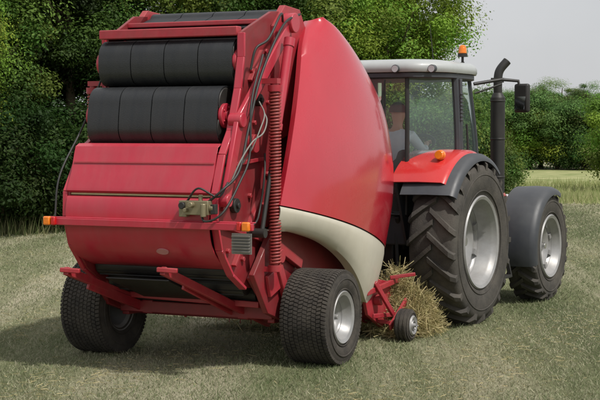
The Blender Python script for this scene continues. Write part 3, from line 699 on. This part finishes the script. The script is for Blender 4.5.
# long weeds and dry stalks at the foot of the trees
NW=26000
t=rng.random(NW); x3=-9.5+15*t+rng.normal(0,.5,NW); y3=30.2+14*t+rng.normal(0,.45,NW); h3=.12+.45*rng.random(NW)**1.5
b3=np.stack([x3,y3,np.zeros(NW)],1); w3=np.stack([np.full(NW,.010),np.zeros(NW),np.zeros(NW)],1); t3=b3+np.stack([rng.normal(0,.08,NW),rng.normal(0,.08,NW),h3],1)
V3=np.stack([b3-w3,b3+w3,t3],1).reshape(-1,3); m3=rng.random((NW,1)); tone3=np.array([.09,.14,.04])*(1-m3)+np.array([.30,.28,.15])*m3
V=np.concatenate([V,V3]); tone=np.concatenate([tone,tone3])
me=tone_mesh('grass',V,3,tone,GRASSM); o=bpy.data.objects.new('grass',me); col.objects.link(o); o['kind']='stuff'; o['label']='short mown grass blades and dry stubble'; o['category']='grass'
def strands(cx,cy,z,Lr,elv,wd=.004,gold=1.0):
    n=len(cx); az=rng.random(n)*2*math.pi; el=rng.normal(0,elv,n); L=Lr[0]+(Lr[1]-Lr[0])*rng.random(n)
    dr=np.stack([np.cos(az)*np.cos(el),np.sin(az)*np.cos(el),np.sin(el)],1)
    c=np.stack([cx,cy,z],1); side=np.cross(dr,rng.normal(size=(n,3))); side/=np.linalg.norm(side,axis=1)[:,None]; side*=wd
    a_=c-dr*L[:,None]; b_=c+dr*L[:,None]; a_[:,2]=a_[:,2].clip(.008); b_[:,2]=b_[:,2].clip(.008)
    mv=rng.random((n,1)); tone=(np.array([.60,.50,.28])*mv+np.array([.30,.28,.12])*(1-mv))*(.7+.6*rng.random((n,1)))
    return np.stack([a_-side,a_+side,b_+side,b_-side],1).reshape(-1,3),tone
NH=7500; th=TB
u=rng.normal(1.28,.17,NH); s=rng.normal(2.22,.17,NH)
k=NH//3; u[:k]=rng.uniform(-1.1,1.4,k); s[:k]=rng.normal(2.35,.22,k)
u=np.minimum(u,1.62-.16*rng.random(NH)**2)
hmax=(.62+.12*np.sin(u*13)+.09*np.sin(s*17))*np.exp(-((s-2.22)/.28)**2)*np.clip((1.72-u)/.40,0.05,1)
z=rng.random(NH)**.8*hmax+.02
cx=-.859+math.cos(th)*u+math.sin(th)*s; cy=15.03-math.sin(th)*u+math.cos(th)*s
V,tone=strands(cx,cy,z,(.05,.19),.85,.0033)
me=tone_mesh('hay',V,4,tone,HAYM); o=bpy.data.objects.new('hay',me); col.objects.link(o); o['kind']='stuff'; o['label']='loose dry hay heaped in front of the baler pickup'; o['category']='hay'
NS=30000
D=11.3+26*rng.random(NS)**1.4; X=(rng.random(NS)*2-1)*(.25*D+.6)
lat=X*math.cos(TT)-D*math.sin(TT); lon=X*math.sin(TT)+D*math.cos(TT)
kp=(np.sin(lat*2.1+.25*np.sin(lon*.9))+rng.normal(0,.7,NS))>.6; D=D[kp];X=X[kp]
V,tone=strands(X,D,.010+.02*rng.random(len(X)),(.012,.05),.12,.0020)
me=tone_mesh('hay',V,4,tone,HAYM); o=bpy.data.objects.new('cut_hay',me); col.objects.link(o); o['kind']='stuff'; o['label']='thin scattered wisps of cut hay on the stubble'; o['category']='hay'
# ================================================================ TREES
def leaves(nblob,per,cen,rad,blobr,leaf,seed,flat=.8,shell=.45,tonebase=(.085,.145,.030)):
    r=np.random.default_rng(seed); P=[];Nn=[];T=[]
    for i in range(nblob):
        d=r.normal(size=3); d/=np.linalg.norm(d); q=(shell+(1-shell)*r.random())*(1+.12*r.normal())
        bc=np.array(cen)+d*np.array(rad)*q
        br=blobr*(.5+.9*r.random()); n=int(per*(.6+.8*r.random()))
        dd=r.normal(size=(n,3)); dd/=np.linalg.norm(dd,axis=1)[:,None]
        rr=br*(.2+1.0*r.random((n,1))**.8)
        p=bc+dd*rr*np.array([1.15,1.15,flat]); P.append(p); nrm=dd*.9+np.array([0,0,.8])+r.normal(size=(n,3))*.45; Nn.append(nrm/np.linalg.norm(nrm,axis=1)[:,None])
        T.append(np.array(tonebase)*(.5+1.0*r.random())*(.8+.4*r.random((n,1)))*np.array([.8+.6*r.random(),1,.9]))
    P=np.concatenate(P);Nn=np.concatenate(Nn);T=np.concatenate(T)
    m=P[:,2]>.05; P=P[m];Nn=Nn[m];T=T[m]; n=len(P)
    a=np.cross(Nn,r.normal(size=(n,3))); a/=np.linalg.norm(a,axis=1)[:,None]; b=np.cross(Nn,a)
    sz=leaf*(.6+.8*r.random((n,1)))
    V=np.stack([P-a*sz,P-b*sz*.5+a*sz*.1,P+a*sz,P+b*sz*.5+a*sz*.1],1).reshape(-1,3)
    return V,T
def trunkmesh(seed,h,r0,crown_c,rad):
    r=random.Random(seed); g=G()
    pts=[(0,0,-.1)]; x=y=0
    n=6
    for i in range(1,n+1):
        x+=r.uniform(-.18,.18); y+=r.uniform(-.18,.18); pts.append((x,y,h*.85*i/n))
    g.tube([tuple(p) for p in catmull(pts,3)],[r0*(1-.8*i/(n*3))*(1.35 if i==0 else 1) for i in range(n*3+1)],10)
    for k in range(11):
        z=h*r.uniform(.25,.75); i=min(int(z/(h*.85)*n),n-1); b=Vector(pts[i]).lerp(Vector(pts[i+1]),z/(h*.85)*n-i)
        a=r.uniform(0,6.28); L=rad*r.uniform(.6,1.0)
        e=b+Vector((math.cos(a)*L,math.sin(a)*L,L*r.uniform(.2,.7))); m_=b.lerp(e,.5)+Vector((0,0,-.1*L+r.uniform(-.1,.1)))
        g.tube([tuple(p) for p in catmull([b,m_,e],4)],[r0*.35*(1-.85*q/8) for q in range(9)],6)
    return g
TREEV=[]
for i,(h,rad,nb) in enumerate([(10,3.1,130),(9,2.7,120),(11,3.3,135)]):
    g=trunkmesh(40+i,h,.2,None,rad); t=g.make('trunk',BARK,None,origin=(0,0,0),ang=80)
    V,T=leaves(nb,900,(0,0,h*.56),(rad*.82,rad*.82,h*.42),.66,.048,70+i)
    cm=tone_mesh('crown',V,4,T,LEAF); TREEV.append((t.data,cm)); bpy.data.objects.remove(t)
SHV=[]
for i,(h,rad,nb) in enumerate([(2.6,1.7,60),(3.2,1.9,70)]):
    r=random.Random(i); g=G()
    for k in range(7):
        a=r.uniform(0,6.28); e=(math.cos(a)*rad*.6,math.sin(a)*rad*.6,h*.75); g.tube([(0,0,-.05),(e[0]*.35,e[1]*.35,h*.35),e],[.05,.035,.01],6)
    t=g.make('stem',BARK,None,origin=(0,0,0),ang=80)
    V,T=leaves(nb,620,(0,0,h*.46),(rad*.8,rad*.8,h*.50),.45,.042,90+i,tonebase=(.08,.14,.03))
    cm=tone_mesh('crown',V,4,T,LEAF); SHV.append((t.data,cm)); bpy.data.objects.remove(t)
def copymat(me,mat,name):
    m=me.copy(); m.materials.clear(); m.materials.append(mat); return m
VAR={}
def plant(lib,i,x,y,s,rz,mat,name,label,cat,group):
    key=(id(lib),i,mat.name)
    if key not in VAR: VAR[key]=lib[i][1] if mat is LEAF else copymat(lib[i][1],mat,'crown')
    e=bpy.data.objects.new(name,None); col.objects.link(e); e.location=(x,y,0); e.rotation_euler=(0,0,rz); e.scale=(s,s,s) if not isinstance(s,tuple) else s
    e['label']=label;e['category']=cat;e['group']=group
    t=bpy.data.objects.new('trunk' if lib is TREEV else 'stem',lib[i][0]); col.objects.link(t); t.parent=e
    c=bpy.data.objects.new('crown',VAR[key]); col.objects.link(c); c.parent=e
R=random.Random(3)
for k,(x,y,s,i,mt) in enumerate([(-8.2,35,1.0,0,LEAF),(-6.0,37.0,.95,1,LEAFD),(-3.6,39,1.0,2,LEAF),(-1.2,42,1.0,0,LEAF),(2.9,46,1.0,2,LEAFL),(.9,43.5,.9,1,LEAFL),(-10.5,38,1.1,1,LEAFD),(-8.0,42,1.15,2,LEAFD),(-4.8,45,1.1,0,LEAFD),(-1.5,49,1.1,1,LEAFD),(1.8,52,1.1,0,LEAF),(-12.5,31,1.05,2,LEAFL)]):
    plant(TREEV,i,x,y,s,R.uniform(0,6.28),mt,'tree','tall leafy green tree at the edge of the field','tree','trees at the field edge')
plant(TREEV,1,-7.9,32.3,(.60,.60,.78),2.0,LEAFL,'tree','light yellow green tree above dark bushes','tree','trees at the field edge')
for k in range(15):
    t=k/14; x=-9.0+15*t+R.uniform(-.3,.3); y=31.8+14*t+R.uniform(-.5,.5)
    if k<4: y-=.9
    plant(SHV,k%2,x,y,R.uniform(.80,1.1),R.uniform(0,6.28),LEAFD if k<7 or k%3==0 else LEAF,'bush','dense green bush at the foot of the trees','bush','bushes under the trees')
for k in range(13):
    t=k/12; x=8.0+20*t; y=92-6*t+R.uniform(-2,2)
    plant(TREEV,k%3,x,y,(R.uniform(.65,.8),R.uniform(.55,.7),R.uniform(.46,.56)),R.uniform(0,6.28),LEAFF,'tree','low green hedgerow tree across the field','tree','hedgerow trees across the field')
for k in range(14):
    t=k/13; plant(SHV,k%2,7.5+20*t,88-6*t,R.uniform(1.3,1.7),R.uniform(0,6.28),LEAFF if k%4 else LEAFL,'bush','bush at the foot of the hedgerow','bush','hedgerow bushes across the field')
plant(SHV,1,12.3,54,(1.15,1.15,1.30),1.0,LEAFL,'bush','light green bush standing by the field','bush','light bushes by the field')
r=np.random.default_rng(12); n=70000; x=r.uniform(-160,200,n); y=r.normal(160,4,n); z=r.random(n)**.9*(5+1.2*np.sin(x*.13)+.8*np.sin(x*.41))
P=np.stack([x,y,z],1); a=r.normal(size=(n,3)); a/=np.linalg.norm(a,axis=1)[:,None]; b=np.cross(a,r.normal(size=(n,3))); b/=np.linalg.norm(b,axis=1)[:,None]
V=np.stack([P-a*.3,P-b*.22,P+a*.3,P+b*.22],1).reshape(-1,3); T=np.array([.10,.14,.08])*(.6+.8*r.random((n,1)))
me=tone_mesh('wood',V,4,T,LEAF); o=bpy.data.objects.new('wood',me); col.objects.link(o); o['kind']='stuff'; o['label']='distant wood beyond the field'; o['category']='wood'
# ================================================================ LIGHT
sun_el=math.radians(55); sun_az=math.radians(135)
d=Vector((math.sin(sun_az)*math.cos(sun_el),math.cos(sun_az)*math.cos(sun_el),math.sin(sun_el)))
L=bpy.data.lights.new('sun','SUN'); L.energy=3.7; L.angle=math.radians(3); L.color=(1,.96,.90)
so=bpy.data.objects.new('sun',L); col.objects.link(so); so.rotation_euler=d.to_track_quat('Z','Y').to_euler(); so.location=(10,-10,20)
w=bpy.data.worlds.new("World"); scene.world=w; w.use_nodes=True; nt=w.node_tree; nt.nodes.clear()
out=nt.nodes.new('ShaderNodeOutputWorld'); bg=nt.nodes.new('ShaderNodeBackground'); sk=nt.nodes.new('ShaderNodeTexSky')
sk.sky_type='NISHITA'; sk.sun_disc=False; sk.sun_elevation=sun_el; sk.sun_rotation=sun_az; sk.dust_density=3
tc=nt.nodes.new('ShaderNodeTexCoord'); nz=nt.nodes.new('ShaderNodeTexNoise'); nz.inputs['Scale'].default_value=2.5; nz.inputs['Detail'].default_value=6
nt.links.new(tc.outputs['Generated'],nz.inputs['Vector'])
rp=nt.nodes.new('ShaderNodeValToRGB'); rp.color_ramp.elements[0].position=.3; rp.color_ramp.elements[0].color=(5.6,5.7,5.9,1); rp.color_ramp.elements[1].position=.75; rp.color_ramp.elements[1].color=(8.0,8.0,8.1,1)
nt.links.new(nz.outputs['Fac'],rp.inputs[0])
mx=nt.nodes.new('ShaderNodeMix'); mx.data_type='RGBA'; mx.inputs['Factor'].default_value=.85
nt.links.new(sk.outputs[0],mx.inputs['A']); nt.links.new(rp.outputs[0],mx.inputs['B']); nt.links.new(mx.outputs['Result'],bg.inputs[0]); bg.inputs[1].default_value=.105
nt.links.new(bg.outputs[0],out.inputs[0])
# ================================================================ CAMERA
cd=bpy.data.cameras.new('camera'); cam=bpy.data.objects.new('camera',cd); col.objects.link(cam)
cd.sensor_width=36; cd.lens=87; cd.clip_end=3000; cam.location=(0,0,2.33); cam.rotation_euler=(math.radians(90-2.764),0,0)
scene.camera=cam
